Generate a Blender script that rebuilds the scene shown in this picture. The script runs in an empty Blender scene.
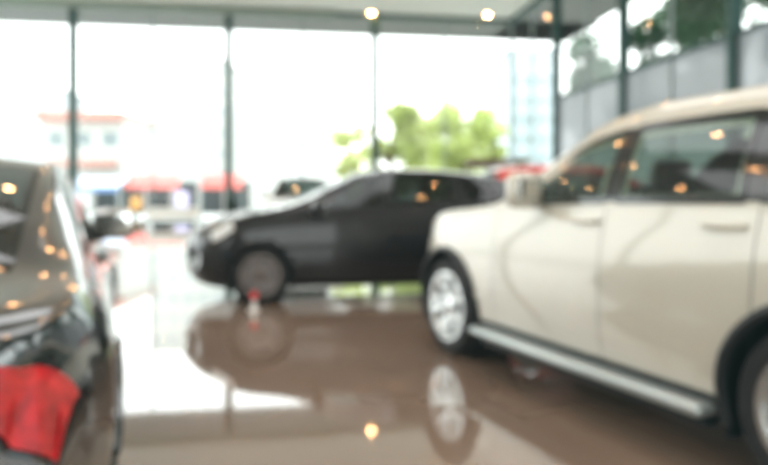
import bpy, math, random
import numpy as np
from mathutils import Vector, Matrix
random.seed(7)
PI = math.pi
COL = bpy.context.scene.collection
SC = bpy.context.scene

# ------------------------------------------------------------------ helpers
def lin(c):
    return tuple(((v/255)/12.92 if v/255 <= .04045 else ((v/255+.055)/1.055)**2.4) for v in c)

def new_mat(name):
    m = bpy.data.materials.new(name); m.use_nodes = True
    nt = m.node_tree; nt.nodes.clear()
    out = nt.nodes.new('ShaderNodeOutputMaterial')
    return m, nt, out

def pbr(name, rgb, rough=.5, metal=0, coat=0, spec=.5, emit=None, noise=0, nscale=8, backdark=False, coatr=.03, bump=0):
    m, nt, out = new_mat(name)
    b = nt.nodes.new('ShaderNodeBsdfPrincipled')
    c = lin(rgb)
    b.inputs['Base Color'].default_value = (*c, 1)
    b.inputs['Roughness'].default_value = rough
    b.inputs['Metallic'].default_value = metal
    b.inputs['Coat Weight'].default_value = coat
    b.inputs['Coat Roughness'].default_value = coatr
    b.inputs['Specular IOR Level'].default_value = spec
    if emit:
        b.inputs['Emission Color'].default_value = (*emit[0], 1); b.inputs['Emission Strength'].default_value = emit[1]
    if noise or bump:
        tc = nt.nodes.new('ShaderNodeTexCoord'); n = nt.nodes.new('ShaderNodeTexNoise')
        n.inputs['Scale'].default_value = nscale; n.inputs['Detail'].default_value = 4
        nt.links.new(tc.outputs['Object'], n.inputs['Vector'])
        if noise:
            r = nt.nodes.new('ShaderNodeValToRGB')
            r.color_ramp.elements[0].position = .3; r.color_ramp.elements[1].position = .7
            r.color_ramp.elements[0].color = (*[v*(1-noise) for v in c], 1)
            r.color_ramp.elements[1].color = (*[min(1, v*(1+noise)) for v in c], 1)
            nt.links.new(n.outputs['Fac'], r.inputs['Fac']); nt.links.new(r.outputs['Color'], b.inputs['Base Color'])
        if bump:
            bp = nt.nodes.new('ShaderNodeBump'); bp.inputs['Strength'].default_value = bump
            bp.inputs['Distance'].default_value = .02
            nt.links.new(n.outputs['Fac'], bp.inputs['Height']); nt.links.new(bp.outputs['Normal'], b.inputs['Normal'])
    if backdark:
        g = nt.nodes.new('ShaderNodeNewGeometry'); mx = nt.nodes.new('ShaderNodeMixShader')
        d = nt.nodes.new('ShaderNodeBsdfDiffuse'); d.inputs['Color'].default_value = (.02, .02, .022, 1)
        nt.links.new(g.outputs['Backfacing'], mx.inputs['Fac'])
        nt.links.new(b.outputs[0], mx.inputs[1]); nt.links.new(d.outputs[0], mx.inputs[2])
        nt.links.new(mx.outputs[0], out.inputs['Surface'])
    else:
        nt.links.new(b.outputs[0], out.inputs['Surface'])
    return m

def glass(name, tint, rough=.0, ior=1.5, frost=0, frost_rgb=(200, 205, 208)):
    """thin sheet of glass: tinted see-through layer under a mirror-like surface; frost adds a milky film"""
    m, nt, out = new_mat(name)
    t = nt.nodes.new('ShaderNodeBsdfTransparent'); t.inputs['Color'].default_value = (*tint, 1)
    g = nt.nodes.new('ShaderNodeBsdfGlossy'); g.inputs['Roughness'].default_value = rough
    f = nt.nodes.new('ShaderNodeFresnel')
    gm = nt.nodes.new('ShaderNodeNewGeometry'); mr = nt.nodes.new('ShaderNodeMapRange')
    mr.inputs['To Min'].default_value = ior; mr.inputs['To Max'].default_value = 1/ior      # same strength of mirror from both faces
    nt.links.new(gm.outputs['Backfacing'], mr.inputs['Value']); nt.links.new(mr.outputs[0], f.inputs['IOR'])
    mx = nt.nodes.new('ShaderNodeMixShader')
    base = t.outputs[0]
    if frost:
        ad = nt.nodes.new('ShaderNodeMixShader'); ad.inputs['Fac'].default_value = frost
        s = nt.nodes.new('ShaderNodeAddShader')
        d = nt.nodes.new('ShaderNodeBsdfDiffuse'); d.inputs['Color'].default_value = (*[v*.5 for v in lin(frost_rgb)], 1)
        tr = nt.nodes.new('ShaderNodeBsdfTranslucent'); tr.inputs['Color'].default_value = (*[v*.45 for v in lin(frost_rgb)], 1)
        nt.links.new(d.outputs[0], s.inputs[0]); nt.links.new(tr.outputs[0], s.inputs[1])
        nt.links.new(t.outputs[0], ad.inputs[1]); nt.links.new(s.outputs[0], ad.inputs[2])
        base = ad.outputs[0]
    nt.links.new(f.outputs[0], mx.inputs['Fac']); nt.links.new(base, mx.inputs[1]); nt.links.new(g.outputs[0], mx.inputs[2])
    nt.links.new(mx.outputs[0], out.inputs['Surface'])
    return m

class MB:
    def __init__(s): s.v = []; s.f = []; s.m = []
    def add(s, vs, fs, mi=0, M=None):
        o = len(s.v)
        for p in vs:
            s.v.append(tuple(M @ Vector(p)) if M is not None else tuple(p))
        for f in fs: s.f.append(tuple(i+o for i in f)); s.m.append(mi)
        return s
    def box(s, c, d, mi=0, M=None, b=0, taper=1.0):
        x, y, z = d[0]/2, d[1]/2, d[2]/2
        if b <= 0:
            vs = [(c[0]+i*x*(taper if k > 0 else 1), c[1]+j*y*(taper if k > 0 else 1), c[2]+k*z) for k in (-1, 1) for j in (-1, 1) for i in (-1, 1)]
            fs = [(0, 2, 3, 1), (4, 5, 7, 6), (0, 1, 5, 4), (2, 6, 7, 3), (0, 4, 6, 2), (1, 3, 7, 5)]
            return s.add(vs, fs, mi, M)
        b = min(b, x*.95, y*.95, z*.95); n = 4
        ring = []
        for (sx, sy, a0) in ((1, 1, 0), (-1, 1, 90), (-1, -1, 180), (1, -1, 270)):
            for k in range(n+1):
                a = math.radians(a0+90*k/n); ring.append((sx*(x-b), sy*(y-b), math.cos(a), math.sin(a)))
        vs = []; L = []
        for k in range(n+1):
            a = math.radians(-90+90*k/n); L.append((-(z-b)+b*math.sin(a), b*math.cos(a)))
        for k in range(n+1):
            a = math.radians(90*k/n); L.append(((z-b)+b*math.sin(a), b*math.cos(a)))
        for (zz, r) in L:
            tt = 1+(taper-1)*(zz+z)/(2*z)
            for (cx, cy, ca, sa) in ring: vs.append((c[0]+(cx+r*ca)*tt, c[1]+(cy+r*sa)*tt, c[2]+zz))
        N = len(ring); fs = []
        for i in range(len(L)-1):
            for j in range(N): fs.append((i*N+j, i*N+(j+1) % N, (i+1)*N+(j+1) % N, (i+1)*N+j))
        fs.append(tuple(reversed(range(N)))); fs.append(tuple(range((len(L)-1)*N, len(L)*N)))
        return s.add(vs, fs, mi, M)
    def lathe(s, prof, n=32, mi=0, M=None, caps=True, a0=0, a1=2*PI):
        """profile of (r, z) turned about z"""
        full = abs(a1-a0-2*PI) < 1e-6; k = n if full else n+1
        vs = [(r*math.cos(a0+(a1-a0)*j/n), r*math.sin(a0+(a1-a0)*j/n), z) for (r, z) in prof for j in range(k)]
        fs = []
        for i in range(len(prof)-1):
            for j in range(n):
                j2 = (j+1) % k
                fs.append((i*k+j, i*k+j2, (i+1)*k+j2, (i+1)*k+j))
        if caps and full:
            fs.append(tuple(reversed(range(k)))); fs.append(tuple(range((len(prof)-1)*k, len(prof)*k)))
        return s.add(vs, fs, mi, M)
    def tube(s, pts, r, n=10, mi=0, M=None, closed=False):
        pts = [Vector(p) for p in pts]; N = len(pts)
        rr = r if isinstance(r, (list, tuple)) else [r]*N
        vs = []; fs = []
        up = Vector((0, 0, 1))
        for i, p in enumerate(pts):
            a = pts[(i-1) % N] if (closed or i > 0) else p
            b = pts[(i+1) % N] if (closed or i < N-1) else p
            t = (b-a).normalized()
            u = up if abs(t.dot(up)) < .95 else Vector((1, 0, 0))
            q = t.cross(u).normalized(); w = q.cross(t)
            for j in range(n):
                an = 2*PI*j/n; vs.append(p+(q*math.cos(an)+w*math.sin(an))*rr[i])
        for i in range(N if closed else N-1):
            for j in range(n):
                i2 = (i+1) % N
                fs.append((i2*n+j, i2*n+(j+1) % n, i*n+(j+1) % n, i*n+j))
        if not closed:
            fs.append(tuple(range(n))); fs.append(tuple(reversed(range((N-1)*n, N*n))))
        return s.add(vs, fs, mi, M)
    def build(s, name, mats, parent=None, smooth=True, ang=35, merge=False):
        me = bpy.data.meshes.new(name); me.from_pydata(s.v, [], s.f); 
        for m in (mats if isinstance(mats, (list, tuple)) else [mats]): me.materials.append(m)
        me.polygons.foreach_set('material_index', s.m)
        me.validate(); me.update()
        if smooth:
            me.polygons.foreach_set('use_smooth', [True]*len(me.polygons))
            me.set_sharp_from_angle(angle=math.radians(ang))
        o = bpy.data.objects.new(name, me); COL.objects.link(o)
        if parent is not None: o.parent = parent
        return o

def tag(o, label=None, cat=None, group=None, kind=None):
    if label: o['label'] = label
    if cat: o['category'] = cat
    if group: o['group'] = group
    if kind: o['kind'] = kind
    return o
def empty(name, loc=(0, 0, 0), rz=0):
    o = bpy.data.objects.new(name, None); COL.objects.link(o); o.location = loc; o.rotation_euler = (0, 0, rz)
    o.empty_display_size = .2
    return o
def struct(mb, name, mats, **k):
    return tag(mb.build(name, mats, **k), kind='structure')

# ------------------------------------------------------------------ materials
M = {}
M['floor'] = None
M['mullion'] = pbr('mullion_dark_green', (42, 76, 72), .45, .3)
M['thin'] = pbr('thin_grey_mullion', (150, 165, 165), .5, .2)
M['ceil'] = pbr('ceiling_white', (226, 228, 222), .8, noise=.02, nscale=2)
M['bulk'] = pbr('bulkhead_green_grey', (140, 152, 142), .7, noise=.03, nscale=2)
M['wall'] = pbr('plaster_wall', (226, 226, 220), .8, noise=.03, nscale=1.5)
M['soffit'] = pbr('canopy_soffit', (128, 129, 128), .8, noise=.03, nscale=1)
M['glass'] = glass('facade_glass', (.93, .97, .955), ior=1.45)
M['frost'] = glass('frosted_glass', (.8, .85, .86), rough=.12, frost=.93, frost_rgb=(150, 158, 163))
M['tyre'] = pbr('tyre_rubber', (22, 24, 26), .7, bump=.1, nscale=60)
M['alloy'] = pbr('alloy_silver', (205, 208, 208), .22, .85)
M['alloydark'] = pbr('alloy_dark', (112, 104, 100), .35, .6)
M['disc'] = pbr('brake_disc', (110, 110, 112), .35, .9)
M['blackpl'] = pbr('black_plastic', (16, 24, 28), .5)
M['gloss'] = pbr('gloss_black_trim', (10, 13, 15), .12, coat=.6)
M['chrome'] = pbr('chrome', (220, 224, 224), .12, 1)
M['leather'] = pbr('dark_leather', (38, 38, 40), .55, bump=.2, nscale=40)
M['tan'] = pbr('tan_leather', (120, 100, 84), .55, bump=.2, nscale=40)
M['carglass'] = glass('car_glass', (.50, .60, .55), ior=1.6)
M['darkglass'] = glass('dark_car_glass', (.16, .19, .19), ior=1.6)
M['rearglass'] = glass('rear_car_glass', (.12, .13, .13), ior=1.9)
M['lens'] = pbr('headlamp_lens', (225, 230, 230), .08, coat=1)
M['red'] = pbr('tail_lamp_red', (190, 20, 26), .15, coat=1, noise=.6, nscale=18, emit=((.8, .02, .02), .06))
M['mirror'] = pbr('mirror_glass', (235, 238, 238), .02, 1)
M['plate'] = pbr('blank_plate', (232, 232, 228), .5)
M['white'] = pbr('white_upholstery', (236, 236, 232), .6)

def floor_mat():
    m, nt, out = new_mat('polished_brown_floor')
    b = nt.nodes.new('ShaderNodeBsdfPrincipled')
    tc = nt.nodes.new('ShaderNodeTexCoord'); n = nt.nodes.new('ShaderNodeTexNoise')
    n.inputs['Scale'].default_value = .9; n.inputs['Detail'].default_value = 6
    r = nt.nodes.new('ShaderNodeValToRGB')
    r.color_ramp.elements[0].position = .3; r.color_ramp.elements[1].position = .72
    r.color_ramp.elements[0].color = (*lin(FLOOR_A), 1); r.color_ramp.elements[1].color = (*lin(FLOOR_B), 1)
    nt.links.new(tc.outputs['Object'], n.inputs['Vector']); nt.links.new(n.outputs['Fac'], r.inputs['Fac'])
    nt.links.new(r.outputs[0], b.inputs['Base Color'])
    b.inputs['Roughness'].default_value = .05
    b.inputs['IOR'].default_value = 1.62
    b.inputs['Coat Weight'].default_value = .8
    b.inputs['Coat Roughness'].default_value = .02
    nt.links.new(b.outputs[0], out.inputs['Surface'])
    return m
FLOOR_A = (130, 111, 96); FLOOR_B = (147, 127, 111)
M['floor'] = floor_mat()

# ------------------------------------------------------------------ interpolation
def pchip(keys):
    xs = np.array([k[0] for k in keys], float); ys = np.array([k[1] for k in keys], float)
    h = np.diff(xs); d = np.diff(ys)/h; n = len(xs); m = np.zeros(n)
    for i in range(1, n-1):
        if d[i-1]*d[i] > 0:
            w1 = 2*h[i]+h[i-1]; w2 = h[i]+2*h[i-1]; m[i] = (w1+w2)/(w1/d[i-1]+w2/d[i])
    m[0] = d[0]; m[-1] = d[-1]
    def f(x):
        x = min(max(x, xs[0]), xs[-1]); i = min(max(int(np.searchsorted(xs, x))-1, 0), n-2)
        t = (x-xs[i])/h[i]; t2 = t*t; t3 = t2*t
        return (2*t3-3*t2+1)*ys[i]+(t3-2*t2+t)*h[i]*m[i]+(-2*t3+3*t2)*ys[i+1]+(t3-t2)*h[i]*m[i+1]
    return f

# ------------------------------------------------------------------ cars
SEG = [3, 2, 6, 4, 4, 9, 10]        # rows in each band of the half section

class Body:
    def __init__(s, S):
        s.S = S
        s.zt = pchip(S['top']); s.zbelt = pchip(S['belt']); s.yr = pchip(S['rail_y']); s.crown = pchip(S['crown'])
        s.zu = pchip(S['under']); s.wd = pchip(S['width'])
        s.x0 = S['top'][0][0]; s.x1 = S['top'][-1][0]
        s.vv = [0]
        for k, n in enumerate(SEG):
            for j in range(1, n+1): s.vv.append(k+j/n)
        s.cache = {}
    def section(s, x):
        key = round(x, 5)
        if key in s.cache: return s.cache[key]
        S = s.S; w = s.wd(x); zt = s.zt(x); zr = zt-s.crown(x)
        zb = min(s.zbelt(x), zr-.015); zu = s.zu(x); zs = zu+.10*min(1, (zb-zu)/.5)
        yb = w-S.get('shoulder', .055)
        yr = min(s.yr(x), yb-.01)
        zm = zs+.36*(zb-zs); zc = zs+.74*(zb-zs)
        P = [(0, zu), (w*.84, zu), (w*.965, zs), (w, zm), (w-.012, zc), (yb, zb), (yr, zr), (0, zt)]
        s.cache[key] = P
        return P
    def half(s, x, v):
        P = s.section(x); k = min(int(v), 6); t = v-k
        a, b = P[k], P[k+1]
        if 2 <= k <= 4:
            p0 = P[k-1] if k > 2 else P[2]; p3 = P[k+2] if k < 4 else P[5]
            def cr(i):
                return .5*((2*a[i])+(-p0[i]+b[i])*t+(2*p0[i]-5*a[i]+4*b[i]-p3[i])*t*t+(-p0[i]+3*a[i]-3*b[i]+p3[i])*t**3)
            return cr(0), cr(1)
        if k == 5:
            bul = s.S.get('bulge', .02)*math.sin(PI*t)
            return a[0]+(b[0]-a[0])*t+bul, a[1]+(b[1]-a[1])*t
        if k == 6:
            y = a[0]*(1-t)
            u = 1-t
            return y, a[1]+(b[1]-a[1])*(1-u**2.3)
        return a[0]+(b[0]-a[0])*t, a[1]+(b[1]-a[1])*t
    def P(s, x, v, side=1):
        y, z = s.half(x, v); S = s.S; w = S['W']
        sh = 0
        dl = .75
        if x > s.x1-dl:
            q = (x-(s.x1-dl))/dl; sh = -S['bow_front']*(y/w)**2.4*q*q*(3-2*q)
        if x < s.x0+dl:
            q = ((s.x0+dl)-x)/dl; sh = S['bow_rear']*(y/w)**2.4*q*q*(3-2*q)
        # rounded waist: hip swelling over the rear wheels
        return Vector((x+sh, y*side, z))
    def N(s, x, v, side=1):
        e = .01
        a = s.P(min(x+e, s.x1), v, side)-s.P(max(x-e, s.x0), v, side)
        b = s.P(x, min(v+e, 7), side)-s.P(x, max(v-e, 0), side)
        n = a.cross(b)*(-1 if side > 0 else 1)
        if n.length < 1e-9: return Vector((0, 0, 1))
        return n.normalized()
    def patch(s, mb, xa, xb, v0, v1, side=1, nx=14, nv=8, off=.004, mi=0, both=False):
        """sheet following the bodywork; xa, xb are (x at v0, x at v1)"""
        for sd in ((1, -1) if both else (side,)):
            vs = []; fs = []
            for j in range(nv+1):
                tv = j/nv; v = v0+(v1-v0)*tv
                a = xa[0]+(xa[1]-xa[0])*tv; b = xb[0]+(xb[1]-xb[0])*tv
                for i in range(nx+1):
                    x = a+(b-a)*i/nx; vs.append(s.P(x, v, sd)+s.N(x, v, sd)*off)
            for j in range(nv):
                for i in range(nx):
                    q = (j*(nx+1)+i, j*(nx+1)+i+1, (j+1)*(nx+1)+i+1, (j+1)*(nx+1)+i)
                    # keep outward winding
                    fs.append(q if sd*(1 if xb[0] > xa[0] else -1) < 0 else tuple(reversed(q)))
            mb.add(vs, fs, mi)
        return mb
    def ring(s, mb, xa, xb, v0, v1, side, wx=.03, wv=.07, off=.007, mi=0):
        """frame around a patch"""
        s.patch(mb, xa, xb, v0, v0+wv, side, 14, 1, off, mi)
        s.patch(mb, xa, xb, v1-wv, v1, side, 14, 1, off, mi)
        s.patch(mb, xa, (xa[0]-wx*(1 if xa[0] > xb[0] else -1), xa[1]-wx*(1 if xa[0] > xb[0] else -1)), v0, v1, side, 1, 8, off, mi)
        s.patch(mb, (xb[0]+wx*(1 if xa[0] > xb[0] else -1), xb[1]+wx*(1 if xa[0] > xb[0] else -1)), xb, v0, v1, side, 1, 8, off, mi)

def wheel_mats(style): return M['alloy'] if style != 'dark' else M['alloydark']

def make_wheel(parent, x, y, r, style, wdt=.23):
    sd = 1 if y > 0 else -1
    # local: axis z outward
    T = Matrix.Translation((x, y, r)) @ Matrix.Rotation(-sd*PI/2, 4, 'X')
    ri = r*.70
    w = wdt/2
    t = MB(); t.lathe([(ri-.02, -w), (ri+.02, -w-.005), (r-.03, -w), (r-.008, -w+.03), (r, -w+.06), (r, w-.06), (r-.008, w-.03), (r-.03, w), (ri+.02, w+.006), (ri, w-.005)], 48, caps=False)
    tyre = t.build('wheel', M['tyre'], parent)
    tyre.matrix_local = T
    rm = MB()
    rm.lathe([(ri-.01, -w), (ri-.03, -w+.02), (ri-.035, w-.03), (ri+.004, w-.006), (ri+.004, w+.002), (ri-.02, w+.002), (ri-.03, w-.02)], 48, caps=False)
    n = 5
    for k in range(n):
        for dl in (-.13, .13):
            a = 2*PI*k/n+dl
            a2 = 2*PI*k/n+dl*2.0
            p0 = Vector((math.cos(a)*.055, math.sin(a)*.055, w-.022)); p1 = Vector((math.cos(a2)*(ri-.02), math.sin(a2)*(ri-.02), w-.012))
            q = (p1-p0).normalized().cross(Vector((0, 0, 1)))
            wd0, wd1 = .021, .026
            vs = [p0-q*wd0, p0+q*wd0, p1+q*wd1, p1-q*wd1]
            dn = Vector((0, 0, -.035))
            vs2 = [v+dn for v in vs]
            rm.add(vs+vs2, [(3, 2, 1, 0), (4, 5, 6, 7), (0, 1, 5, 4), (1, 2, 6, 5), (2, 3, 7, 6), (3, 0, 4, 7)])
    rm.lathe([(.001, w-.05), (.075, w-.05), (.078, w-.02), (.05, w-.008), (.001, w-.005)], 24, caps=False)
    rm.build('rim', wheel_mats(style), tyre, ang=30)
    d = MB(); d.lathe([(.001, w-.10), (r*.5, w-.10), (r*.5, w-.08), (.001, w-.08)], 32, caps=False)
    d.build('brake_disc', M['disc'], tyre)
    return tyre

def make_car(name, S, paint, label, cat, loc, rz, group=None, interior='leather', wheelstyle='alloy', sideglass='carglass', detail=True, cladding=False):
    root = empty(name, loc, rz); tag(root, label, cat, group)
    B = Body(S); WB = S['wb']; R = S['wr']; AR = S['arch']
    lead = M[interior]
    # stations
    xs = list(np.arange(B.x0, B.x1, .04)); xs[0] = B.x0; xs.append(B.x1)
    xs = [x for x in xs if B.x0+.05 < x < B.x1-.05]+[B.x0, B.x0+.012, B.x0+.03, B.x1-.03, B.x1-.012, B.x1]
    edges = [S['door_front'], S['door_mid'], S['door_rear'], S['cowl'], S['header'], S['bl_top'], S['bl_base'], S['hood_front'], S['bumper_front'], S['bumper_rear'], S['trunk_edge']]
    xs.sort()
    for e in edges:
        i = min(range(1, len(xs)-1), key=lambda k: abs(xs[k]-e)); xs[i] = e
    xs.sort(); nx = len(xs)
    vv = B.vv; nv = len(vv)
    mb = {}
    def get(k):
        if k not in mb: mb[k] = MB()
        return mb[k]
    xc_f, xc_r = 0.0, -WB
    def arch_d(p):
        best = 9
        for cx in (xc_f, xc_r):
            best = min(best, math.hypot(p.x-cx, p.z-R))
        return best
    def snap(p, v, x):
        if v < 5.01 and abs(p.y) > .4:
            for cx in (xc_f, xc_r):
                dx, dz = p.x-cx, p.z-R; d = math.hypot(dx, dz)
                if d < AR and d > 1e-5: return Vector((cx+dx*AR/d, p.y, R+dz*AR/d))
        return p
    wins = S['windows']; WT = S.get('win_top', 5.92)-5.08
    def in_side_window(xm, vm):
        for (a0, a1, b0, b1) in wins:
            t = (vm-5.08)/WT
            if not (.07 < t < .93): continue
            fa = a0+(a1-a0)*t; fb = b0+(b1-b0)*t
            if fb+.03 < xm < fa-.03: return True
        return False
    def region(xm, vm, sd):
        if 1.99 < vm < 5.0:
            if S['door_mid'] < xm < S['door_front']: return ('door', 0, sd)
            if S['door_rear'] < xm < S['door_mid'] and S['doors'] == 4: return ('door', 1, sd)
        if xm > S['bumper_front'] and vm < 4.0: return ('front_bumper',)
        if xm < S['bumper_rear'] and vm < 4.0: return ('rear_bumper',)
        if vm > 6.0 and S['cowl'] < xm < S['hood_front']: return ('hood',)
        if vm > (5.6 if S['tail'] == 'hatch' else 6.0) and xm < (S['bl_top'] if S['tail'] == 'hatch' else S['bl_base']) and xm > S['trunk_edge']: return ('tailgate',)
        return ('body',)
    idx = {}
    for sd in (1, -1):
        P = [[B.P(x, v, sd) for v in vv] for x in xs]
        Q = [[snap(P[i][j], vv[j], xs[i]) for j in range(nv)] for i in range(nx)]
        for i in range(nx-1):
            for j in range(nv-1):
                xm = (xs[i]+xs[i+1])/2; vm = (vv[j]+vv[j+1])/2
                c4 = [P[i][j], P[i+1][j], P[i+1][j+1], P[i][j+1]]
                if vm < 5 and all(abs(p.y) > .4 and arch_d(p) < AR for p in c4): continue
                if vm > 6.08 and (S['header'] < xm < S['cowl'] or S['bl_base'] < xm < S['bl_top']):
                    if vm > 6.12: continue
                if in_side_window(xm, vm): continue
                k = region(xm, vm, sd)
                g = get(k); I = idx.setdefault(k, {})
                q = []
                for (a, b) in ((i, j), (i+1, j), (i+1, j+1), (i, j+1)):
                    key = (a, b, sd if abs(P[a][b].y) > 1e-6 else 0)
                    if key not in I:
                        I[key] = len(g.v); g.v.append(tuple(Q[a][b]))
                    q.append(I[key])
                # winding: x forward, v up on +y side => outward normal
                q = tuple(q) if sd > 0 else tuple(reversed(q))
                # normal of (dx, dv) on +y side: x cross up = -y ... flip
                g.f.append(tuple(reversed(q))); g.m.append(0)
    # end caps on body
    g = get(('body',))
    for e, xe in ((0, B.x0), (1, B.x1)):
        ringp = [B.P(xe, v, 1) for v in vv]+[B.P(xe, v, -1) for v in reversed(vv)][1:-1]
        n = len(ringp); o = len(g.v)
        g.v += [tuple(p) for p in ringp]
        f = tuple(range(o, o+n)); g.f.append(f if e == 1 else tuple(reversed(f))); g.m.append(0)
    # shut lines on the doors, as dark strips
    for sd in (1, -1):
        for x in [S['door_front'], S['door_mid']]+([S['door_rear']] if S['doors'] == 4 else []):
            B.patch(g, (x-.002, x-.002), (x+.002, x+.002), 2.02, 5.0, sd, 1, 14, .003, 1)
        B.patch(g, (S['cowl']+.02, S['cowl']+.02), (S['hood_front'], S['hood_front']), 5.93, 6.0, sd, 16, 1, .003, 1)
    # sill cover below the doors
    body = g.build('body', [paint, M['blackpl']], root, ang=50)
    objs = {}
    for k, m_ in mb.items():
        if k[0] == 'body': continue
        objs[k] = m_.build(k[0], paint, root, ang=50)
    # wheel arch liners and lips
    for cx in (xc_f, xc_r):
        for sd in (1, -1):
            w = B.wd(cx); ln = MB(); lip = MB()
            pr = []
            for a in np.linspace(-25, 205, 30):
                ar = math.radians(a); pr.append((cx+math.cos(ar)*(AR+.003), R+math.sin(ar)*(AR+.003)))
            vs = [(px, sd*(w-.03), pz) for px, pz in pr]+[(px, sd*(w-.40), pz) for px, pz in pr]
            n = len(pr); ln.add(vs, [(i, i+1, n+i+1, n+i) for i in range(n-1)])
            ln.add([(px, sd*(w-.40), pz) for px, pz in pr], [tuple(range(n))])
            arc = []
            for px, pz in pr:
                ws = w
                # find the body half width at this height
                best = min((abs(B.P(px, v, 1).z-pz), B.P(px, v, 1).y) for v in vv if 1.5 < v < 5)
                arc.append((px, sd*(best[1]+.004), pz))
            lip.tube(arc, .026 if cladding else .014, 8)
            ln.build('wheel_arch_liner', M['blackpl'], root)
            lip.build('wheel_arch_trim', M['blackpl'] if cladding else paint, root)
    if cladding:
        # black sill with a bright running board
        sl = MB(); rb = MB()
        for sd in (1, -1):
            B.patch(sl, (-AR-.02, -AR-.02), (-WB+AR+.02, -WB+AR+.02), 1.6, 2.2, sd, 20, 6, .008)
            y = sd*(S['W']+.0)
            pts = [(-AR-.06, -WB+AR+.04)]
            Lb = pts[0][0]-pts[0][1]
            rb.box(((pts[0][0]+pts[0][1])/2, y, .285), (Lb, .15, .055), b=.024)
            sl.box(((pts[0][0]+pts[0][1])/2, y-sd*.05, .225), (Lb*.96, .1, .06), b=.01)
        sl.build('sill_cladding', M['blackpl'], root)
        rb.build('running_board', M['chrome_soft'], root)
    # windscreens
    w = MB(); B.patch(w, (S['cowl']+.02, S['cowl']+.01), (S['header']-.02, S['header']-.02), 6.06, 7, 1, 18, 12, .004, both=True)
    ws = w.build('windshield', M[S.get('wsglass', 'carglass')], root, ang=60)
    w = MB()
    for sd in (1, -1):
        B.patch(w, (S['cowl']+.02,)*2, (S['header']-.02,)*2, 6.03, 6.14, sd, 18, 1, .006)
        B.patch(w, (S['cowl']+.03,)*2, (S['cowl']-.05,)*2, 6.06, 7, sd, 1, 12, .006)
    w.build('windshield_seal', M['gloss'], ws)
    w = MB(); B.patch(w, (S['bl_top']+.02,)*2, (S['bl_base']-.02,)*2, 6.06, 7, 1, 18, 12, .004, both=True)
    w.build('rear_window', M[S.get('rwglass', 'darkglass')], root, ang=60)
    # side windows (sub-parts of the doors)
    for sd in (1, -1):
        for k, (a0, a1, b0, b1) in enumerate(wins):
            par = objs.get(('door', 0, sd)) if k == 0 else (objs.get(('door', 1, sd)) if (k == 1 and S['doors'] == 4) else None)
            w = MB(); B.patch(w, (a0, a1), (b0, b1), 5.08, 5.08+WT, sd, 16, 8, .003)
            gl = w.build('side_window' if par else 'quarter_window', M[sideglass if k == 0 or S.get('light_rear') else 'darkglass'] if not S.get('allglass') else M[S['allglass']], par or root, ang=60)
            t = MB(); B.ring(t, (a0+.02, a1+.02), (b0-.02, b1-.02), 5.03, 5.12+WT, sd)
            if par is None:
                t.build('window_trim', M['gloss'], gl)
            else:
                t.build('window_trim', M['gloss'], par)
    # black pillars between the windows
    for sd in (1, -1):
        for k in range(len(wins)-1):
            w = MB(); B.patch(w, (wins[k][2], wins[k][3]), (wins[k+1][0], wins[k+1][1]), 5.05, 5.11+WT, sd, 3, 8, .004); w.build('pillar_cover', M['gloss'], root, ang=60)
    # handles
    for sd in (1, -1):
        for k, xh in enumerate(S['handles']):
            par = objs.get(('door', k, sd)) or root
            p = B.P(xh, 4.55, sd)
            h = MB(); h.tube([(xh+.11, p.y-sd*.0, p.z), (xh+.08, p.y+sd*.035, p.z), (xh-.08, p.y+sd*.035, p.z+.004), (xh-.11, p.y, p.z+.004)], .011, 10)
            h.build('door_handle', paint if not S.get('chrome_handles') else M['chrome'], par)
    # mirrors
    for sd in (1, -1):
        xm, zm_ = S['mirror']; y0 = B.half(xm, 5.2)[0]
        sh = MB()
        T = Matrix.Translation((xm, sd*(y0+S.get('mirror_off', .18)), zm_)) @ Matrix.Rotation(sd*math.radians(8), 4, 'Z')
        sh.box((0, 0, 0), S.get('mirror_size', (.13, .25, .17)), M=T, b=.06)
        mo = sh.build('wing_mirror', S.get('mirror_mat', paint), root)
        st = MB(); st.tube([(xm+.02, sd*(y0-.02), zm_-.09), (xm+.02, sd*(y0+.1), zm_-.06)], .03, 10)
        st.build('mirror_arm', M['gloss'], mo)
        gm = MB(); gm.box((-.064, 0, 0), (.01, .21, .13), M=T, b=.004); gm.build('mirror_glass', M['mirror'], mo)
    # lamps
    for sd in (1, -1):
        l = MB(); a, b, v0, v1 = S['headlamp']
        B.patch(l, (a, a+.05), (b, b-.02), v0, v1, sd, 10, 8, .008)
        hl = l.build('headlight', M['lens'], root)
        l = MB(); B.patch(l, (a-.03, a-.0), (b+.015, b+.0), v0-.12, v0, sd, 10, 2, .008); l.build('headlight_housing', M['gloss'], hl)
        l = MB(); a, a1_, b, v0, v1 = S['taillamp']
        B.patch(l, (a, a1_), (b, b), v0, v1, sd, 10, 12, .012)
        if S.get('tail_wrap'):
            # lens carries on round the corner on to the tail panel
            zz0, zz1, yin = S['tail_wrap']; vs = []; n = 8
            p0, p1 = B.P(b, v0, sd)+B.N(b, v0, sd)*.012, B.P(b, v1, sd)+B.N(b, v1, sd)*.012
            for i in range(n+1):
                t = i/n
                for q in (p0, p1):
                    y = sd*(abs(q.y)*(1-t)+yin*t)
                    xx = B.x0+S['bow_rear']*(abs(y)/S['W'])**2.4-.014
                    vs.append((min(xx, q.x) if i else q.x, y, q.z))
            fs = [(2*i, 2*i+1, 2*i+3, 2*i+2) for i in range(n)]
            l.add(vs, fs if sd < 0 else [tuple(reversed(f)) for f in fs])
        l.build('tail_light', M['red'], root)
    # grille with bars, lower intake
    gr = MB(); zt_, zb_, gw = S['grille']
    def fx(y, o): return B.x1-S['bow_front']*(abs(y)/S['W'])**2.4+o
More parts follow.
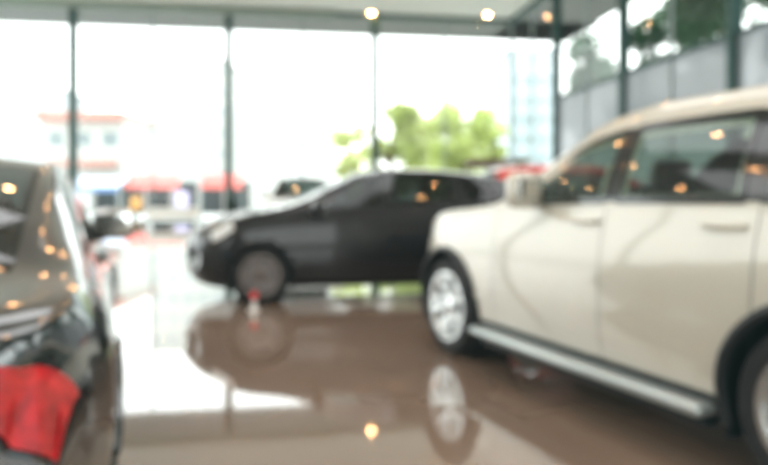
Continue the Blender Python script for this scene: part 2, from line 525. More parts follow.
    def band(mbb, z0, z1, hw, o, mi=0, dx=0):
        vs = []; n = 16
        for i in range(n+1):
            y = -hw+2*hw*i/n
            vs += [(fx(y, o)+dx, y, z0), (fx(y, o), y, z1)]
        mbb.add(vs, [(2*i, 2*i+2, 2*i+3, 2*i+1) for i in range(n)], mi)
    band(gr, zb_, zt_, gw, .006)
    gp = gr.build('grille', M['blackpl'], root)
    br = MB()
    for k in range(4):
        z = zb_+(zt_-zb_)*(k+.5)/4
        br.tube([(fx(y, .014), y, z) for y in np.linspace(-gw, gw, 13)], .009, 6)
    br.tube([(fx(-gw, .012), -gw, zb_)]+[(fx(y, .012), y, zt_) for y in np.linspace(-gw, gw, 13)]+[(fx(gw, .012), gw, zb_)], .013, 8)
    br.build('grille_bars', M['chrome'], gp)
    if detail:
        # rear number plate left blank, exhaust tips
        pm = MB(); pm.box((B.x0-.012, 0, S['plate_z']), (.012, .44, .11), b=.004); pm.build('number_plate', M['plate'], root)
        for sd in (1, -1):
            ex = MB(); ex.tube([(B.x0+.16, sd*.58, .30), (B.x0+.02, sd*.58, .30)], .038, 16)
            ex.build('exhaust_tip', M['chrome'], root)
    if S.get('roof_rails'):
        for sd in (1, -1):
            rr = MB(); x_a, x_b = S['roof_rails']
            pts = []
            for t in np.linspace(0, 1, 16):
                x = x_a+(x_b-x_a)*t; p = B.P(x, 6.06, sd)
                pts.append((x, p.y, p.z+.045*min(1, 6*t, 6*(1-t))+.004))
            rr.tube(pts, .017, 8); rr.build('roof_rail', M['alloy'], root)
    # wheels
    for cx in (xc_f, xc_r):
        for sd in (1, -1):
            make_wheel(root, cx, sd*(B.wd(cx)-.125), R, wheelstyle)
    # cabin
    zf = .34
    fl = MB(); fl.box((-WB/2-.05, 0, zf), (WB-.75, 1.5, .04), b=.01); fl.build('cabin_floor', M['leather'], root)
    ds = MB(); zc = S['cowl_z']
    ds.box((S['cowl']-.42, 0, zc-.20), (.5, 1.44, .28), b=.1)
    ds.box((S['cowl']-.50, 0, zc-.45), (.35, .3, .5), b=.05)
    ds.build('dashboard', M['leather'], root)
    st = MB(); yw = .37
    T = Matrix.Translation((S['cowl']-.80, yw, zc-.12)) @ Matrix.Rotation(math.radians(68), 4, 'Y')
    st.tube([(math.cos(a)*.18, math.sin(a)*.18, 0) for a in np.linspace(0, 2*PI, 28)[:-1]], .015, 8, M=T, closed=True)
    st.tube([(-.17, 0, 0), (.17, 0, 0)], .016, 8, M=T); st.tube([(0, 0, 0), (.17, 0, 0)], .02, 8, M=T)
    st.tube([(0, 0, 0), (0, 0, .28)], .03, 8, M=T)
    st.build('steering_wheel', M['gloss'], root)
    sh = S['seat_h']
    for (sx, sy, sw) in ((S['seat_x'], .37, .5), (S['seat_x'], -.37, .5), (S['seat_x']-.92, 0, 1.28)):
        s_ = MB(); s_.box((sx, sy, sh-.10), (.52, sw, .2), b=.07)
        T = Matrix.Translation((sx-.27, sy, sh+.24)) @ Matrix.Rotation(math.radians(-16), 4, 'Y')
        s_.box((0, 0, 0), (.15, sw*.94, .62), b=.065, M=T, taper=.9)
        s_.box((0, 0, -.45), (.3, sw*.7, .25), M=Matrix.Translation((sx, sy, sh+.1)), b=.02)
        so = s_.build('seat', lead, root)
        for hy in ((sy,) if sw < 1 else (-.38, .38)):
            h = MB(); T2 = Matrix.Translation((sx-.38, hy, sh+.60)) @ Matrix.Rotation(math.radians(-14), 4, 'Y')
            h.box((0, 0, 0), (.1, .25, .17), b=.045, M=T2); h.tube([(-0, -.05, -.16), (0, -.05, 0)], .007, 6, M=T2); h.tube([(0, .05, -.16), (0, .05, 0)], .007, 6, M=T2)
            h.build('headrest', lead, so)
    return root

M['chrome_soft'] = pbr('brushed_step', (185, 195, 195), .3, .6)

SUV = dict(W=.95, wb=2.87, wr=.37, arch=.425, bow_front=.32, bow_rear=.22, shoulder=.06, doors=4, tail='hatch', bulge=.03,
    top=[(-3.82, .86), (-3.80, .98), (-3.74, 1.12), (-3.55, 1.42), (-3.36, 1.63), (-2.9, 1.72), (-2.4, 1.75), (-1.9, 1.745), (-1.5, 1.695), (-1.1, 1.52), (-.75, 1.30), (-.55, 1.205), (-.3, 1.165), (.1, 1.13), (.45, 1.07), (.68, .99), (.79, .88), (.83, .76)],
    belt=[(-3.82, .80), (-3.6, 1.10), (-3.2, 1.155), (-2.5, 1.15), (-1.5, 1.14), (-.5, 1.12), (0, 1.10), (.4, 1.04), (.65, .93), (.83, .70)],
    rail_y=[(-3.82, .70), (-3.5, .62), (-3.2, .62), (-2.2, .64), (-1.5, .65), (-1.1, .69), (-.55, .80), (0, .80), (.6, .72), (.83, .6)],
    crown=[(-3.82, .05), (-3.3, .07), (-2, .06), (-1.3, .06), (-.9, .055), (-.34, .045), (0, .04), (.6, .05), (.83, .04)],
    under=[(-3.82, .52), (-3.7, .30), (-3.3, .24), (-2.4, .21), (0, .21), (.5, .22), (.72, .26), (.83, .42)],
    width=[(-3.82, .80), (-3.6, .89), (-3.2, .94), (-2.6, .95), (-.5, .94), (0, .945), (.4, .93), (.65, .88), (.83, .78)],
    door_front=-.66, door_mid=-1.70, door_rear=-2.60, cowl=-.56, header=-1.48, bl_top=-3.36, bl_base=-3.70, hood_front=.66, bumper_front=.56, bumper_rear=-3.5, trunk_edge=-3.79,
    windows=[(-.80, -1.42, -1.66, -1.68), (-1.78, -1.78, -2.50, -2.46), (-2.62, -2.58, -3.32, -3.10)],
    handles=[-1.56, -2.44], mirror=(-1.10, 1.235), mirror_off=.13, mirror_size=(.14, .24, .22), headlamp=(.38, .70, 4.35, 5.3), taillamp=(-3.56, -3.60, -3.76, 4.35, 5.2), grille=(.88, .56, .42), plate_z=.80,
    cowl_z=1.2, seat_x=-1.25, seat_h=.72, light_rear=True, chrome_handles=False, win_top=5.76)

HATCH = dict(W=.90, wb=2.68, wr=.325, arch=.37, bow_front=.34, bow_rear=.22, shoulder=.05, doors=4, tail='hatch', bulge=.025,
    top=[(-3.48, .80), (-3.46, .92), (-3.38, 1.08), (-3.15, 1.34), (-2.95, 1.455), (-2.5, 1.51), (-2.0, 1.545), (-1.6, 1.545), (-1.25, 1.50), (-.85, 1.34), (-.35, 1.13), (-.15, 1.085), (.1, 1.05), (.4, .98), (.65, .88), (.80, .77), (.86, .66)],
    belt=[(-3.48, .74), (-3.3, 1.06), (-2.9, 1.13), (-2.2, 1.10), (-1.3, 1.06), (-.3, 1.02), (.1, .97), (.45, .90), (.7, .80), (.86, .60)],
    rail_y=[(-3.48, .66), (-3.1, .58), (-2.0, .60), (-1.5, .60), (-.9, .66), (-.2, .77), (.1, .76), (.6, .68), (.86, .55)],
    crown=[(-3.48, .05), (-2.9, .06), (-2, .055), (-1.3, .05), (-.2, .045), (.2, .05), (.6, .06), (.86, .04)],
    under=[(-3.48, .48), (-3.35, .28), (-3.0, .21), (-2.2, .17), (0, .17), (.5, .18), (.74, .21), (.86, .36)],
    width=[(-3.48, .76), (-3.3, .84), (-2.9, .89), (-2.5, .90), (-.5, .89), (0, .90), (.4, .88), (.65, .84), (.86, .74)],
    door_front=-.46, door_mid=-1.44, door_rear=-2.36, cowl=-.18, header=-1.25, bl_top=-2.98, bl_base=-3.34, hood_front=.68, bumper_front=.50, bumper_rear=-3.2, trunk_edge=-3.44,
    windows=[(-.52, -1.12, -1.40, -1.42), (-1.49, -1.49, -2.26, -2.22), (-2.34, -2.30, -2.85, -2.62)],
    handles=[-1.30, -2.20], mirror=(-.62, 1.08), headlamp=(.36, .74, 4.35, 5.6), taillamp=(-3.1, -3.16, -3.42, 4.25, 5.3), grille=(.66, .40, .46), plate_z=.72,
    cowl_z=1.08, seat_x=-1.2, seat_h=.62, light_rear=False, allglass='darkglass')

COUPE = dict(W=.93, wb=2.82, wr=.335, arch=.385, bow_front=.34, bow_rear=.30, shoulder=.09, doors=2, tail='trunk', bulge=.02,
    top=[(-3.80, .74), (-3.785, .84), (-3.75, .93), (-3.66, .975), (-3.4, 1.0), (-3.15, 1.03), (-2.8, 1.16), (-2.3, 1.32), (-1.9, 1.395), (-1.5, 1.405), (-1.2, 1.36), (-.8, 1.19), (-.3, 1.01), (-.15, .975), (.1, .95), (.45, .89), (.7, .79), (.84, .66)],
    belt=[(-3.80, .66), (-3.7, .88), (-3.5, .935), (-3.0, .965), (-2.4, .97), (-1.5, .945), (-.3, .93), (.1, .91), (.45, .84), (.7, .74), (.84, .58)],
    rail_y=[(-3.80, .62), (-3.4, .62), (-3.1, .70), (-2.3, .69), (-1.6, .67), (-1.0, .68), (-.15, .78), (.1, .76), (.6, .68), (.84, .55)],
    crown=[(-3.80, .03), (-3.4, .035), (-3.0, .045), (-2, .05), (-1.3, .05), (-.15, .04), (.2, .05), (.6, .06), (.84, .04)],
    under=[(-3.80, .42), (-3.7, .28), (-3.4, .20), (-2.4, .16), (0, .16), (.5, .17), (.72, .20), (.84, .34)],
    width=[(-3.80, .80), (-3.6, .875), (-3.2, .925), (-2.8, .93), (-1.6, .905), (-.5, .905), (0, .92), (.4, .90), (.65, .85), (.84, .76)],
    door_front=-.46, door_mid=-1.78, door_rear=-2.3, cowl=-.18, header=-1.22, bl_top=-2.22, bl_base=-3.12, hood_front=.66, bumper_front=.50, bumper_rear=-3.42, trunk_edge=-3.76,
    windows=[(-.52, -1.10, -1.74, -1.76), (-1.83, -1.83, -2.72, -2.25)],
    handles=[-1.62], mirror=(-.72, 1.03), mirror_off=.11, mirror_size=(.13, .25, .19), headlamp=(.36, .72, 4.35, 5.5), taillamp=(-3.70, -3.765, -3.793, 3.9, 5.85), grille=(.62, .36, .46), plate_z=.60,
    cowl_z=.97, seat_x=-1.25, seat_h=.50, light_rear=False, allglass='darkglass', rwglass='rearglass')

# ------------------------------------------------------------------ room
C0 = Vector((6.10, 32.0, 0)); E = Vector((-.989, -.148, 0)).normalized(); G = Vector((-E.y, E.x, 0))
ROOM = Matrix(((E.x, G.x, 0, C0.x), (E.y, G.y, 0, C0.y), (0, 0, 1, 0), (0, 0, 0, 1)))   # local: u along facade to the left, w towards the camera
HC = 9.62; WU = 6.60; WW = 5.33; NU = 4; NW = 7
UL = WU*NU; WL = WW*NW

m = MB(); m.box((UL/2, WL/2, -.1), (UL+.4, WL+.4, .2), M=ROOM); struct(m, 'floor', M['floor'], smooth=False)
m = MB(); m.box((UL/2, WL/2, HC+.15), (UL+.4, WL+.4, .3), M=ROOM); struct(m, 'ceiling', M['ceil'], smooth=False)
m = MB(); ZB = 4.6
m.box((UL/2, WL+.15, (HC+ZB)/2), (UL+.6, .3, HC-ZB), M=ROOM); m.box((UL/2, WL+.15, .25), (UL+.6, .3, .5), M=ROOM)
BW = [(8.0, 13.6), (20.8, 25.4)]
ed = [-.3]+[v for b in BW for v in b]+[UL+.3]
for k in range(0, len(ed), 2): m.box(((ed[k]+ed[k+1])/2, WL+.15, (ZB+.5)/2), (ed[k+1]-ed[k], .3, ZB-.5), M=ROOM)
struct(m, 'wall_back', M['wall'], smooth=False)
m = MB(); m.box(((UL+8.4)/2, .22, HC-.17), (UL-8.4, .44, .34), M=ROOM); 
struct(m, 'trim_1', M['bulk'], smooth=False)
# outside canopy
m = MB(); m.box((UL/2, -2.2, HC+.15), (UL+9, 4.0, .3), M=ROOM); m.box((-2.2, WL/2-2, HC+.15), (4.0, WL+3.8, .3), M=ROOM)
struct(m, 'trim_2', M['soffit'], smooth=False)

tn = 3; wn = 1
def post(u, w, du, dw, z0, z1, mat):
    global tn
    m = MB(); m.box((u, w, (z0+z1)/2), (du, dw, z1-z0), M=ROOM); struct(m, 'trim_%d' % tn, mat, smooth=False); tn += 1
def pane(u0, w0, u1, w1, z0, z1, mat):
    global wn
    m = MB(); th = .02
    m.add([(u0, w0, z0), (u1, w1, z0), (u1, w1, z1), (u0, w0, z1)], [(0, 1, 2, 3)], M=ROOM)
    struct(m, 'window_%d' % wn, mat, smooth=False); wn += 1
# front facade
for n in range(NU+1):
    post(n*WU, .0, .32 if n else .14, .30 if n else .14, 0, HC, M['mullion'] if n else M['thin'])
    if n < NU:
        post((n+.5)*WU, .0, .07, .10, 0, HC, M['thin'])
        pane(n*WU+.1, -.02, (n+1)*WU-.1, -.02, 0.1, HC-.1, M['glass'])
m = MB(); m.box((UL/2, 0, HC-.09), (UL, .26, .18), M=ROOM); m.box((UL/2, 0, .05), (UL, .2, .1), M=ROOM); struct(m, 'trim_%d' % tn, M['mullion'], smooth=False); tn += 1
# right wall: clear bay by the corner, then frosted panels with clear glass above
HP = 5.1
for n in range(NW+1):
    if n: post(0, n*WW, .30, .22, 0, HC, M['mullion'])
    if n < NW:
        post(0, (n+.5)*WW, .08, .07, 0, HC, M['thin'])
        if n == 0:
            pane(-.02, .1, -.02, WW-.1, .1, HC-.1, M['glass'])
        else:
            pane(-.02, n*WW+.1, -.02, (n+1)*WW-.1, .1, HP, M['frost'])
            pane(-.02, n*WW+.1, -.02, (n+1)*WW-.1, HP, HC-.1, M['glass'])
for (a, b) in BW:
    post((a+b)/2, WL+.15, .08, .1, .5, ZB, M['mullion']); pane(a, WL+.15, b, WL+.15, .5, ZB, M['glass'])
m = MB(); m.box((0, WL/2, HC-.09), (.26, WL, .18), M=ROOM); m.box((0, WW+(WL-WW)/2, HP), (.16, WL-WW, .10), M=ROOM)
struct(m, 'trim_%d' % tn, M['mullion'], smooth=False); tn += 1
# left wall: glazed the same way
for n in range(NW+1):
    if n: post(UL, n*WW, .30, .22, 0, HC, M['mullion'])
    if n < NW:
        if n < 5: pane(UL+.02, n*WW+.1, UL+.02, (n+1)*WW-.1, .1, HC-.1, M['glass'])
        else:
            m = MB(); m.box((UL+.1, (n+.5)*WW, HC/2), (.2, WW-.2, HC), M=ROOM); struct(m, 'wall_left' if n == 5 else 'wall_left_rear', M['wall'], smooth=False)

# ground outside
m = MB(); m.box((0, 40, -.26), (260, 260, .1)); struct(m, 'ground', pbr('pale_forecourt', (205, 205, 200), .8, noise=.06, nscale=.3), smooth=False)

# ------------------------------------------------------------------ ceiling downlights
M['lampring'] = pbr('lamp_ring', (225, 225, 220), .4)
LAMP = 150
M['bulb'] = pbr('warm_bulb', (255, 190, 120), .5, emit=((1.0, .50, .20), LAMP))
def add_lamp(x, y, label, group=None):
    r = empty('ceiling_downlight', (x, y, HC)); tag(r, label, 'ceiling light', group)
    m = MB(); m.lathe([(.12, 0), (.12, -.05), (.17, -.055), (.18, -.03), (.18, 0)], 28, caps=False); m.build('lamp_ring', M['lampring'], r)
    m = MB(); m.lathe([(.001, -.045), (.08, -.042), (.118, -.03)], 24, caps=False); m.build('lamp_lens', M['bulb'], r)
    return r
add_lamp(-.58, 30.7, 'round warm ceiling downlight above the tall window post left of the corner')
add_lamp(4.80, 31.0, 'round warm ceiling downlight nearest the glass corner')
for i in range(6):
    for j in range(7):
        u = 2.2+i*4.3; w = 9+j*4.2
        p = ROOM @ Vector((u, w, 0))
        s_ = 670/max(p.y, .1); yy = 196-8.4*s_
        if p.y > 0 and yy > -12 and abs(p.x*s_) < 400: continue
        add_lamp(p.x, p.y, 'round warm ceiling downlight in the rows high above the cars, mirrored in their paint', 'ceiling downlights above the cars')

# ------------------------------------------------------------------ cars in place
def axis(deg): return math.radians(deg)
cream = pbr('cream_white_paint', (198, 196, 183), .26, .05, coat=1, backdark=True)
black = pbr('black_paint', (10, 11, 17), .3, 0, coat=.6, spec=.3, backdark=True)
graph = pbr('graphite_paint', (50, 53, 53), .2, .75, coat=1, backdark=True)
[n for n in graph.node_tree.nodes if n.type == 'BSDF_PRINCIPLED'][0].inputs['Coat IOR'].default_value = 2.0
redp = pbr('red_paint', (205, 40, 36), .25, .05, coat=1, backdark=True)
whitep = pbr('white_paint', (232, 234, 232), .3, 0, coat=1, backdark=True)

make_car('suv', SUV, cream, 'large cream white SUV with silver running board, seen from its side at right', 'car', (1.334, 5.44, 0), axis(112.8), cladding=True)
make_car('hatchback', HATCH, black, 'black hatchback standing side on, nose to the left, beside the cream SUV', 'car', (-1.53, 8.24, 0), axis(191), wheelstyle='dark', interior='tan')
ca = math.radians(90+21.8); ax = Vector((math.cos(ca), math.sin(ca), 0)); rt = Vector((ax.y, -ax.x, 0))
COUPE['mirror_mat'] = M['alloy']
p = ax*5.22+rt*(-.925)
make_car('coupe', COUPE, graph, 'dark glossy grey coupe seen close from behind, with a red tail light', 'car', (p.x, p.y, 0), ca)
RED = dict(SUV)
make_car('suv', RED, redp, 'red SUV mostly hidden behind the cream SUV and its wing mirror', 'car', (5.12, 11.7, 0), axis(5))
make_car('suv', SUV, whitep, 'white SUV facing the camera behind the bonnet of the black hatchback', 'car', (-2.1, 17.0, 0), axis(-84), interior='leather')

# ------------------------------------------------------------------ small showroom things
# little red-topped marker post on the floor before the hatchback wheel
r = empty('marker_post', (-1.36, 7.02, 0)); tag(r, 'small white floor marker with a red top before the hatchback front wheel', 'marker')
m = MB(); m.lathe([(.001, 0), (.06, 0), (.06, .012), (.025, .02), (.022, .12), (.001, .12)], 20, caps=False); m.build('stand', M['white'], r)
m = MB(); m.lathe([(.001, .12), (.03, .12), (.042, .15), (.03, .19), (.001, .20)], 20, caps=False); m.build('cap', pbr('marker_red', (215, 40, 40), .4), r)
# white bench by the facade
q = Vector((-8.55, 27.2, 0)); r = empty('bench', q, math.radians(8.5)); tag(r, 'low white upholstered bench standing by the far window wall', 'bench')
m = MB(); m.box((0, 0, .36), (2.1, .7, .18), b=.06); m.build('seat_cushion', M['white'], r)
m = MB(); m.box((0, .3, .56), (2.1, .14, .34), b=.05); m.build('backrest', M['white'], r)
for sx in (-.9, .9):
    for sy in (-.25, .25):
        m = MB(); m.tube([(sx, sy, 0), (sx, sy, .29)], .03, 10); m.build('leg', M['chrome'], r)
# potted plant at the window post
r = empty('potted_plant', (-6.45, 28.4, 0)); tag(r, 'dark leafy potted plant standing at the foot of a window post', 'plant')
m = MB(); m.lathe([(.001, 0), (.22, 0), (.30, .45), (.28, .45), (.26, .42), (.001, .42)], 24, caps=False); m.build('pot', M['blackpl'], r)
m = MB()
for k in range(60):
    a = random.uniform(0, 2*PI); t = random.uniform(.25, .75); L = random.uniform(.5, .95)
    d = Vector((math.cos(a)*math.sin(t), math.sin(a)*math.sin(t), math.cos(t)))
    s_ = d.cross(Vector((0, 0, 1))).normalized()*.045
    p0 = Vector((0, 0, .42)); p1 = p0+d*L*.6; p2 = p0+d*L+Vector((0, 0, -.08))
    m.add([p0-s_*.3, p0+s_*.3, p1+s_, p1-s_, p2], [(0, 1, 2, 3), (3, 2, 4)])
m.build('leaves', pbr('dark_leaf', (34, 62, 50), .5), r)

# ------------------------------------------------------------------ outside
def at(px, d): return (px-384)/670*d
def zat(py, d): return 1.2+(196-py)/670*d
pal = pbr('pale_render', (200, 202, 198), .9, noise=.02, nscale=.5)
pal2 = pbr('pale_grey_render', (196, 201, 202), .9, noise=.03, nscale=.5)
bro = pbr('brown_eaves', (186, 138, 126), .8, noise=.1, nscale=2)  # brown lightened, outdoor haze is mixed into the colour
bl = pbr('blue_glass_block', (168, 182, 188), .4, noise=.05, nscale=.4)
redaw = pbr('red_awning', (240, 130, 122), .8, noise=.05, nscale=2)  # red washed out in the colour itself to stand for haze
whaw = pbr('white_blue_awning', (205, 212, 228), .8)
bluaw = pbr('blue_edge', (120, 148, 190), .8)
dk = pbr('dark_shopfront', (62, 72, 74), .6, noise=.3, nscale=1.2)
wnd = pbr('outside_window', (128, 142, 144), .3)

def building(name, x0, x1, y, z1, depth, mat, label, floors=3, bays=4, wmat=None):
    r = empty(name, ((x0+x1)/2, y, -.2)); tag(r, label, 'building', 'pale buildings across the street' if 'block' in name else None)
    w = x1-x0
    m = MB(); m.box((0, depth/2, (z1+.2)/2), (w, depth, z1+.2)); m.build('wall', mat, r, smooth=False)
    m = MB(); m.box((0, depth/2, z1+.35), (w+.5, depth+.5, .3)); m.build('parapet', mat, r, smooth=False)
    for f in range(floors):
        for b in range(bays):
            zz = (z1)*(f+.62)/floors; xx = -w/2+w*(b+.5)/bays
            m = MB(); m.box((xx, -.03, zz), (w/bays*.55, .08, z1/floors*.32)); wo = m.build('window', wmat or wnd, r, smooth=False)
    return r
# shop house with two brown eaves
D = 58
r = building('shophouse', at(42, D), at(124, D), D, zat(120, D), 8, pal, 'white shophouse across the street with two brown tiled eaves', 2, 3)
m = MB(); m.box((0, 3.6, zat(117, D)+.2), (at(130, D)-at(46, D), 9.5, .75)); m.box((0, -.5, zat(164, D)+.2), (at(128, D)-at(58, D), 1.4, .55)); m.build('eaves', bro, r, smooth=False)
# awnings
D = 54
r = empty('awning', (at(101, D), D, 0)); tag(r, 'white awning with a blue edge in front of the shophouse', 'awning')
w = at(130, D)-at(74, D)
m = MB(); m.add([(-w/2, 0, zat(177, D)), (w/2, 0, zat(177, D)), (w/2, -2.2, zat(188, D)), (-w/2, -2.2, zat(188, D)), (-w/2, .0, zat(177, D)-.15), (w/2, 0, zat(177, D)-.15)], [(3, 2, 1, 0)]); m.build('canvas', whaw, r, smooth=False)
m = MB(); m.box((0, -2.2, zat(188, D)-.12), (w, .06, .4)); m.build('valance', bluaw, r, smooth=False)
for k in (-1, 1):
    m = MB(); m.tube([(k*w/2, -2.15, -.2), (k*w/2, -2.15, zat(188, D))], .05, 8); m.build('pole', M['thin'], r)
for (a, b, lab) in ((132, 184, 'long red awning over the dark shopfront across the street'), (206, 246, 'shorter red awning behind the window post with the potted plant')):
    r = empty('awning', (at((a+b)/2, D), D-.0, 0)); tag(r, lab, 'awning')
    w = at(b, D)-at(a, D)
    m = MB(); m.add([(-w/2, 0, zat(174, D)), (w/2, 0, zat(174, D)), (w/2, -1.4, zat(182, D)), (-w/2, -1.4, zat(182, D))], [(3, 2, 1, 0)])
    m.box((0, -1.4, zat(185, D)), (w, .06, .65)); m.build('canvas', redaw, r, smooth=False)
    for k in (-1, 1):
        m = MB(); m.tube([(k*w/2, -1.35, -.2), (k*w/2, -1.35, zat(186, D))], .05, 8); m.build('pole', M['thin'], r)
r = empty('shopfront', (at(172, D+.6), D+.6, 0)); tag(r, 'dark open shopfront under the red awnings across the street', 'shop')
w = at(252, D)-at(92, D)
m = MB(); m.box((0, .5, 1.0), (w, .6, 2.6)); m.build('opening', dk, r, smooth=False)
m = MB()
for k in range(7): m.box((-w/2+w*k/6, .1, 1.0), (.25, .3, 2.6))
m.build('pillars', pal, r, smooth=False)
# things before the shop
r = empty('sign_board', (at(182, 50), 50, -.2)); tag(r, 'pale lilac standing sign board on the pavement before the shopfront', 'sign')
m = MB(); m.box((0, 0, 1.0), (1.0, .08, 1.5), b=.03); m.build('panel', pbr('lilac', (205, 195, 225), .7), r); m = MB(); m.box((0, 0, .12), (.8, .5, .2), b=.03); m.build('foot', pal2, r)
r = empty('sign_board', (at(136, 50), 50, -.2)); tag(r, 'yellow ochre standing sign board on the pavement before the white awning', 'sign')
m = MB(); m.box((0, 0, .85), (.8, .08, 1.0), b=.03); m.build('panel', pbr('ochre', (205, 150, 80), .7), r); m = MB(); m.box((0, 0, .15), (.6, .4, .3), b=.03); m.build('foot', dk, r)
# pale apartment blocks
for (a, b, py, D, mat, f, bb, lab) in ((-70, 40, 85, 78, pal2, 6, 6, 'pale grey block standing left of the shophouse across the street'),
      (150, 226, 62, 84, pal, 7, 5, 'tall white block behind the long red awning'), (236, 330, 84, 76, pal, 5, 5, 'white block behind the shorter red awning, with rows of windows'),
      (508, 560, 52, 66, bl, 8, 4, 'pale blue tall block seen through the glass corner')):
    building('apartment_block', at(a, D), at(b, D), D, zat(py, D), 12, mat, lab, f, bb, wmat=pbr('pale_window', (172, 182, 184), .4) if mat is not bl else None)
# hut with brown roof
D = 44; r = empty('kiosk', (at(488, D), D-4, -.2)); tag(r, 'low kiosk with a flat dark brown roof before the green trees', 'kiosk')
m = MB(); m.box((0, 1, 1.3), (2.6, 2, 2.7)); m.build('wall', pbr('beige', (190, 170, 150), .8), r, smooth=False)
m = MB(); m.box((0, 1, zat(164, D)+.1), (3.4, 3, .45)); m.build('roof', pbr('dark_brown', (92, 66, 56), .7), r, smooth=False)

# trees
def tree(x, y, h, rad, label, leafm, seed, group, n=2600, low=.25, ls=.22):
    rnd = random.Random(seed)
    r = empty('tree', (x, y, -.2)); tag(r, label, 'tree', group)
    m = MB(); m.tube([(0, 0, 0), (rnd.uniform(-.1, .1), 0, h*.3), (rnd.uniform(-.3, .3), rnd.uniform(-.2, .2), h*.75)], [.22, .17, .07], 8)
    for k in range(5):
        a = rnd.uniform(0, 2*PI); z0 = h*rnd.uniform(.3, .55)
        m.tube([(0, 0, z0), (math.cos(a)*rad*.5, math.sin(a)*rad*.5, z0+h*.2)], [.1, .04], 6)
    m.build('trunk', M['bark'], r)
    blobs = []
    for k in range(14):
        a = rnd.uniform(0, 2*PI); q = rad*math.sqrt(rnd.random())*.75; z = h*(low+.1+(.88-low)*rnd.random())
        q *= 1-.5*abs(z/h-.55)
        blobs.append((math.cos(a)*q, math.sin(a)*q, z, rad*rnd.uniform(.3, .48)))
    m = MB()
    for k in range(n):
        bx, by, bz, br = rnd.choice(blobs)
        d = Vector((rnd.gauss(0, 1), rnd.gauss(0, 1), rnd.gauss(0, .8))).normalized()*br*rnd.uniform(.55, 1)
        c = Vector((bx, by, bz))+d
        u = Vector((rnd.gauss(0, 1), rnd.gauss(0, 1), rnd.gauss(0, 1))).normalized(); v = u.cross(d).normalized()
        s_ = ls*rnd.uniform(.6, 1.3)
        m.add([c-u*s_, c+v*s_*.5, c+u*s_, c-v*s_*.5], [(0, 1, 2, 3)])
    m.build('crown', leafm, r, smooth=False)
M['bark'] = pbr('bark', (110, 96, 80), .9, noise=.2, nscale=6)
def leaf(name, rgb):
    m, nt, out = new_mat(name)
    d = nt.nodes.new('ShaderNodeBsdfDiffuse'); t = nt.nodes.new('ShaderNodeBsdfTranslucent'); a = nt.nodes.new('ShaderNodeMixShader'); a.inputs[0].default_value = .45
    tc = nt.nodes.new('ShaderNodeTexCoord'); n = nt.nodes.new('ShaderNodeTexNoise'); n.inputs['Scale'].default_value = .8
    r = nt.nodes.new('ShaderNodeValToRGB'); c = lin(rgb)
    r.color_ramp.elements[0].position = .35; r.color_ramp.elements[1].position = .65
    r.color_ramp.elements[0].color = (*[v*.7 for v in c], 1); r.color_ramp.elements[1].color = (*[min(1, v*1.25) for v in c], 1)
    nt.links.new(tc.outputs['Object'], n.inputs['Vector']); nt.links.new(n.outputs['Fac'], r.inputs['Fac'])
    nt.links.new(r.outputs[0], d.inputs['Color']); nt.links.new(r.outputs[0], t.inputs['Color'])
    nt.links.new(d.outputs[0], a.inputs[1]); nt.links.new(t.outputs[0], a.inputs[2]); nt.links.new(a.outputs[0], out.inputs[0])
    return m
lf = leaf('bright_leaf', (198, 208, 140)); lf2 = leaf('dark_tree_leaf', (80, 110, 84)); lf3 = leaf('yellow_leaf', (214, 220, 160))
D = 46
tree(at(466, D), D, zat(88, D)+.2, 2.7, 'tallest bright green tree beyond the window wall, near the glass corner', lf, 1, 'trees beyond the window wall', 4200, .12)
tree(at(425, D), D+3, zat(118, D)+.2, 2.3, 'middle yellow green tree right of the tall window post', lf3, 2, 'trees beyond the window wall', 3000, .05)
tree(at(391, D-6), D-6, zat(120, D)+.2, 2.1, 'small bright green tree just right of the window post', lf, 3, 'trees beyond the window wall', 2200, .05)
tree(at(354, D), D+2, zat(124, D)+.2, 1.9, 'small yellow green tree left of the tall window post', lf3, 4, 'trees beyond the window wall', 2200, .05)
tree(at(496, D), D+5, zat(120, D)+.2, 2.0, 'bright green tree behind the kiosk with the brown roof', lf, 5, 'trees beyond the window wall', 2200, .05)
for k, (u, w, h, rd, lab) in enumerate([(-6.5, -4.5, 10.2, 2.6, 'dark tree outside the side wall by the building corner'), (-6.8, 2.5, 10.5, 2.6, 'dark tree outside the side wall, second from the building corner'), (-5.6, 8.5, 12.5, 3.4, 'dark tree outside the glass side wall, third from the building corner'), (-5.6, 15.5, 12.5, 3.6, 'dark tall tree above the frosted panels, second from the viewpoint'),
                             (-5.8, 22, 12, 3.2, 'dark tree outside the glass side wall, nearest the viewpoint')]):
    q = ROOM @ Vector((u, w, 0)); tree(q.x, q.y, h, rd, lab, lf2, 20+k, 'trees outside the glass side wall', 3600, .3, .26)

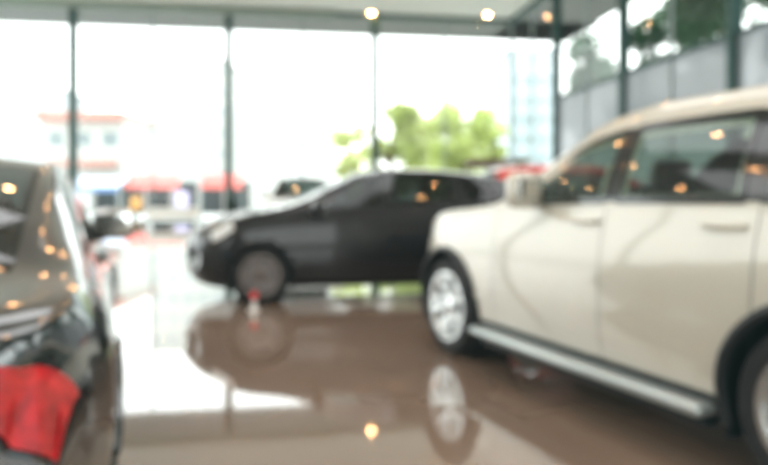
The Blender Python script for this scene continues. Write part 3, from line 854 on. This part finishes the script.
# ------------------------------------------------------------------ light
W = bpy.data.worlds.new('overcast_sky'); SC.world = W; W.use_nodes = True
nt = W.node_tree; nt.nodes.clear()
o = nt.nodes.new('ShaderNodeOutputWorld'); b = nt.nodes.new('ShaderNodeBackground')
tc = nt.nodes.new('ShaderNodeTexCoord'); sp = nt.nodes.new('ShaderNodeSeparateXYZ'); rp = nt.nodes.new('ShaderNodeValToRGB')
rp.color_ramp.elements[0].position = 0; rp.color_ramp.elements[0].color = (1, 1, .98, 1)
rp.color_ramp.elements[1].position = 1; rp.color_ramp.elements[1].color = (.86, .95, 1, 1)
nt.links.new(tc.outputs['Generated'], sp.inputs[0]); nt.links.new(sp.outputs['Z'], rp.inputs['Fac'])
nt.links.new(rp.outputs[0], b.inputs['Color']); b.inputs['Strength'].default_value = 4.0
nt.links.new(b.outputs[0], o.inputs['Surface'])

def area(name, loc, rot, sx, sy, power, color):
    l = bpy.data.lights.new(name, 'AREA'); l.shape = 'RECTANGLE'; l.size = sx; l.size_y = sy; l.energy = power; l.color = color
    ob = bpy.data.objects.new(name, l); COL.objects.link(ob); ob.location = loc; ob.rotation_euler = rot
    return ob
def area(name, u, w, sx, sy, power, color):
    l = bpy.data.lights.new(name, 'AREA'); l.shape = 'RECTANGLE'; l.size = sx; l.size_y = sy; l.energy = power; l.color = color
    ob = bpy.data.objects.new(name, l); COL.objects.link(ob); ob.location = ROOM @ Vector((u, w, HC-.1)); ob.rotation_euler = (0, 0, math.radians(8.5))
# added soft fill lights under the ceiling over the cars, not real fixtures
for k, u in enumerate((3.5, 9.5, 15.5, 21.5)):
    area('ceiling_fill_light', u, 26, 3.0, 14, 330, (.96, .98, 1))

# ------------------------------------------------------------------ camera
cd = bpy.data.cameras.new('camera'); cam = bpy.data.objects.new('camera', cd); COL.objects.link(cam)
cam.location = (0, 0, 1.2); cam.rotation_euler = (PI/2, 0, 0)
cd.sensor_width = 36; cd.lens = 670/768*36; cd.shift_y = -36.5/768; cd.clip_start = .02; cd.clip_end = 500
cd.dof.use_dof = True; cd.dof.focus_distance = .35; cd.dof.aperture_fstop = 5.2; cd.dof.aperture_blades = 0
SC.camera = cam
SC.view_settings.view_transform = 'Standard'
SC.view_settings.look = 'None'
SC.view_settings.exposure = 0
SC.view_settings.use_curve_mapping = True
cmv = SC.view_settings.curve_mapping
cmv.black_level = (-.005, -.009, -.009); cmv.update()
SC.cycles.sample_clamp_indirect = 0
SC.cycles.sample_clamp_direct = 0
